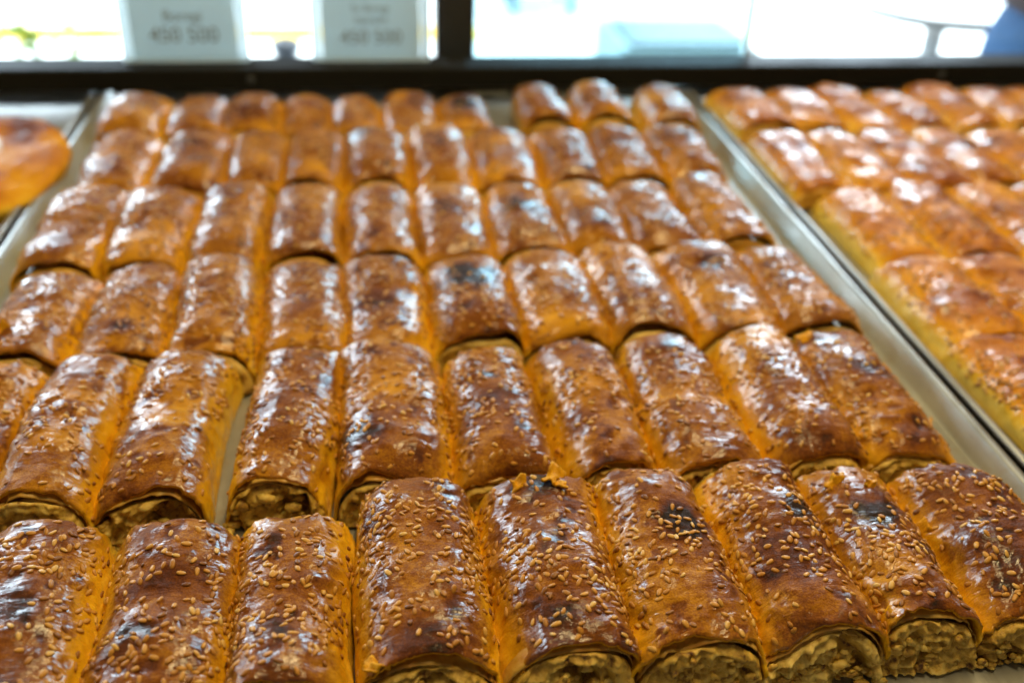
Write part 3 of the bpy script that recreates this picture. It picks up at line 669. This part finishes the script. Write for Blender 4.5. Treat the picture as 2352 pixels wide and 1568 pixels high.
# loose flakes
def flake(loc, size, rz, label, seed, mat=M_LAYER):
    rng = np.random.default_rng(seed)
    n = 14; V = []; F = []
    for j, z in enumerate((0.0, 0.0009)):
        for k in range(n):
            a = 2 * math.pi * k / n; r = size * (0.75 + 0.5 * rng.random()) if j == 0 else math.hypot(V[k][0], V[k][1]) * 0.9
            x_ = r * math.cos(a); y_ = r * 0.45 * math.sin(a)
            if j: x_, y_ = V[k][0] * 0.92, V[k][1] * 0.92
            V.append((x_, y_, z + 0.0006 * math.sin(a * 2 + seed)))
    F.append(list(range(n))[::-1]); F.append(list(range(n, 2 * n)))
    for k in range(n): F.append([k, (k + 1) % n, n + (k + 1) % n, n + k])
    o = link('pastry_flake', mesh_from('pastry_flake', V, F, mat, False)); o.location = loc; o.rotation_euler = (0, 0, rz)
    tag(o, label, 'flake', 'loose flakes on the middle tray')
flake((0.2435, 0.3280, 0.0007), 0.0030, 1.1, 'amber pastry flake on the tray floor beside the second row', 3)
flake((0.2440, 0.3900, 0.0007), 0.0022, 0.2, 'tiny amber flake on the tray floor beside the third row', 4)
flake((-0.1845, 0.4350, 0.0007), 0.0022, 0.7, 'small amber flake on the tray floor at far left', 6)

# ------------------------------------------------------------------ street beyond the glass
tag(sheet('pavement', -14, 14, 0.95, 40, -1.0, M_PAVE), kind='structure')

tag(box('yellow_strip', -3.2, 0.55, 4.60, 4.845, -0.999, -0.996, M_YELLOW, None, 0.0), 'yellow painted strip along the pavement behind the price cards', 'floor marking')

def lathe(prof, seg=32):
    V = []; F = []
    for (r, z) in prof:
        for k in range(seg):
            a = 2 * math.pi * k / seg; V.append((r * math.cos(a), r * math.sin(a), z))
    for j in range(len(prof) - 1):
        for k in range(seg): F.append([j * seg + k, j * seg + (k + 1) % seg, (j + 1) * seg + (k + 1) % seg, (j + 1) * seg + k])
    F.append(list(range(seg))[::-1]); F.append([(len(prof) - 1) * seg + k for k in range(seg)])
    return V, F
def lathe_part(name, prof, mat, root, seg=32): return link(name, mesh_from(name, *lathe(prof, seg), mat), root)

# leafy plant in a pot, far left
pl = tag(empty('potted_plant', (-0.80, 2.60, -1.0)), 'lime green leafy plant outside, at the far left', 'plant')
lathe_part('pot', [(0.10, 0.0), (0.14, 0.26), (0.15, 0.28), (0.13, 0.28), (0.12, 0.24)], M_POT, pl)
lathe_part('stem', [(0.012, 0.24), (0.010, 0.4), (0.006, 0.58)], M_LEAF, pl, 8)
rl = random.Random(8)
V = []; F = []
for k in range(170):
    c = Vector((rl.gauss(0, 0.05), rl.gauss(0, 0.05), rl.uniform(0.26, 0.60)))
    d = Vector((rl.uniform(-1, 1), rl.uniform(-1, 1), rl.uniform(-0.4, 0.8))).normalized(); n = d.orthogonal().normalized()
    ln = rl.uniform(0.03, 0.055); b0 = len(V)
    for (tt, ww, zz) in ((0, 0.1, 0), (0.35, 0.9, 0.004), (0.7, 0.7, 0.002), (1, 0.02, -0.006)):
        p = c + d * ln * tt + Vector((0, 0, zz)); V += [tuple(p + n * ww * ln * 0.3), tuple(p - n * ww * ln * 0.3)]
    for j in range(3): F.append([b0 + 2 * j, b0 + 2 * j + 1, b0 + 2 * j + 3, b0 + 2 * j + 2])
tag(link('foliage', mesh_from('foliage', V, F, M_LEAF), pl), kind='stuff')

# dark bollard, between the two cards
bo = tag(empty('bollard', (-0.238, 3.20, -1.0)), 'dark round-topped bollard outside between the two price cards', 'bollard')
lathe_part('base_flange', [(0.085, 0.0), (0.085, 0.012), (0.05, 0.02)], M_POT, bo)
lathe_part('shaft', [(0.040, 0.015), (0.040, 0.36)], M_POT, bo)
lathe_part('cap', [(0.042, 0.355), (0.050, 0.362), (0.050, 0.375), (0.040, 0.388), (0.022, 0.396), (0.002, 0.400)], M_POT, bo)

# bench and low planter seen through the middle pane
be = tag(empty('bench', (0.90, 5.25, -1.0)), 'grey-blue bench outside, seen just right of the dark post', 'bench')
box('seat', -0.17, 0.19, -0.2, 0.2, 0.40, 0.46, M_GREYBLUE, be, 0.01)
box('backrest', -0.17, 0.19, 0.2, 0.25, 0.42, 0.9, M_GREYBLUE, be, 0.01)
for sx in (-0.14, 0.16):
    for sy in (-0.16, 0.16): box('leg', sx - 0.02, sx + 0.02, sy - 0.02, sy + 0.02, 0.0, 0.40, M_GREYBLUE, be, 0.003)
pt = tag(empty('planter_box', (0.73, 2.30, -1.0)), 'low teal-grey planter box outside, beside the pane edge', 'planter')
box('panel', -0.16, 0.17, -0.14, 0.14, 0.04, 0.645, M_TEAL, pt, 0.012)
box('soil', -0.13, 0.14, -0.11, 0.11, 0.640, 0.652, M_POT, pt, 0.003)
for sx in (-0.12, 0.13):
    for sy in (-0.1, 0.1): box('foot', sx - 0.02, sx + 0.02, sy - 0.02, sy + 0.02, 0.0, 0.045, M_TEAL, pt, 0.002)

# white round cafe table
tb = tag(empty('cafe_table', (1.395, 2.31, -1.0)), 'white round cafe table with steel rim outside, at the right', 'table')
lathe_part('table_top', [(0.20, 0.700), (0.232, 0.702), (0.232, 0.728), (0.0, 0.7285)][:3] + [(0.225, 0.7285), (0.002, 0.7287)], M_WHITE, tb, 64)
lathe_part('rim', [(0.2322, 0.704), (0.2365, 0.706), (0.2365, 0.726), (0.2322, 0.7275)], M_STEEL, tb, 64)
lathe_part('column', [(0.03, 0.02), (0.025, 0.70)], M_STEEL, tb)
lathe_part('base', [(0.19, 0.0), (0.19, 0.012), (0.04, 0.03)], M_STEEL, tb)

# person standing at the glass, cut by the right edge of the picture
def skin_mesh(name, joints, edges, mat, parent, sub=2):
    me = bpy.data.meshes.new(name); me.from_pydata([j[:3] for j in joints], edges, [])
    o = link(name, me, parent)
    m = o.modifiers.new('skin', 'SKIN'); m.use_smooth_shade = True
    s2 = o.modifiers.new('sub', 'SUBSURF'); s2.levels = sub; s2.render_levels = sub
    for i, j in enumerate(joints):
        sv = me.skin_vertices[0].data[i]; sv.radius = (j[3], j[4] if len(j) > 4 else j[3]); sv.use_root = (i == 0)
    me.materials.append(mat)
    return o
pe = tag(empty('person', (1.065, 1.30, -1.0), math.radians(8)), 'person in dark red striped shirt and blue jeans, cut by right photo edge', 'person')
J = [(0, 0, 0.98, .10, .08), (0, 0, 1.18, .09, .07), (0, 0.0, 1.36, .105, .075), (0, 0, 1.43, .06, .05), (0, -0.01, 1.49, .048, .05), (0, -0.025, 1.56, .062, .075), (0, -0.02, 1.64, .074, .09), (0, -0.01, 1.70, .05, .06),
     (-.15, 0, 1.37, .045), (-.17, .10, 1.15, .036), (-.10, -.12, 1.25, .028), (.15, 0, 1.37, .045), (.20, .02, 1.12, .036), (.20, -.06, .90, .028),
     (-.09, 0, .90, .075), (-.10, -.01, .50, .05), (-.10, .02, .09, .036), (-.10, -.10, .04, .03), (.09, 0, .90, .075), (.10, -.01, .50, .05), (.10, .02, .09, .036), (.10, -.10, .04, .03)]
E_ = [(0, 1), (1, 2), (2, 3), (3, 4), (4, 5), (5, 6), (6, 7), (2, 8), (8, 9), (9, 10), (2, 11), (11, 12), (12, 13), (0, 14), (14, 15), (15, 16), (16, 17), (0, 18), (18, 19), (19, 20), (20, 21)]
for sx in (-1, 1):
    hx, hy, hz = (-.10, -.12, 1.25) if sx < 0 else (.20, -.06, .90)
    b0 = len(J); J += [(hx, hy - .03, hz - .05, .030, .016), (hx, hy - .045, hz - .09, .032, .014)]; E_ += [((10 if sx < 0 else 13), b0), (b0, b0 + 1)]
    for k in range(4):
        q0 = len(J); ox = (k - 1.5) * .016; fl = (.062, .072, .068, .054)[k]
        J += [(hx + ox, hy - .055, hz - .115, .0085), (hx + ox, hy - .05, hz - .115 - fl * .5, .008), (hx + ox, hy - .035, hz - .115 - fl, .007)]; E_ += [(b0 + 1, q0), (q0, q0 + 1), (q0 + 1, q0 + 2)]
    q0 = len(J); J += [(hx - sx * .036, hy - .05, hz - .075, .010), (hx - sx * .045, hy - .06, hz - .11, .009)]; E_ += [(b0, q0), (q0, q0 + 1)]
skin_mesh('body', J, E_, M_SKIN, pe)
skin_mesh('shirt', [(0, 0, .90, .235, .19), (0, 0, 1.04, .215, .165), (0, 0, 1.2, .16, .115), (0, 0, 1.36, .15, .11), (0, 0, 1.43, .075, .065), (-.155, .03, 1.36, .07), (-.17, .10, 1.16, .06), (.165, 0, 1.36, .07), (.205, .02, 1.16, .06), (-.105, -.10, 1.24, .045)], [(0, 1), (1, 2), (2, 3), (3, 4), (3, 5), (5, 6), (3, 7), (7, 8), (6, 9)], M_SHIRT, pe)
skin_mesh('jeans', [(0, 0, 1.03, .180, .135), (0, 0, .90, .195, .145), (-.10, 0, .78, .105), (-.105, -.01, .50, .078), (-.10, .02, .08, .065), (.10, 0, .78, .105), (.105, -.01, .50, .078), (.10, .02, .08, .065)], [(0, 1), (1, 2), (2, 3), (3, 4), (1, 5), (5, 6), (6, 7)], M_JEANS, pe)
skin_mesh('hair', [(0, -.005, 1.60, .07, .085), (0, .0, 1.67, .084, .10), (0, 0, 1.72, .06, .07)], [(0, 1), (1, 2)], M_HAIR, pe)
for sx in (-1, 1):
    skin_mesh('shoe', [(sx * .10, .05, .045, .042), (sx * .10, -.06, .04, .045, .038), (sx * .10, -.15, .032, .038, .03)], [(0, 1), (1, 2)], M_SHOE, pe)
for (nx, nm, mt, r) in ((-.028, 'eye', M_WHITE, .011), (.028, 'eye', M_WHITE, .011)):
    e = link(nm, mesh_from(nm, ICO2[0] * r, ICO2[1].tolist(), mt), pe); e.location = (nx, -.098, 1.615)
nz = link('nose', mesh_from('nose', ICO2[0] * np.array([.012, .02, .022]), ICO2[1].tolist(), M_SKIN), pe); nz.location = (0, -.108, 1.59)
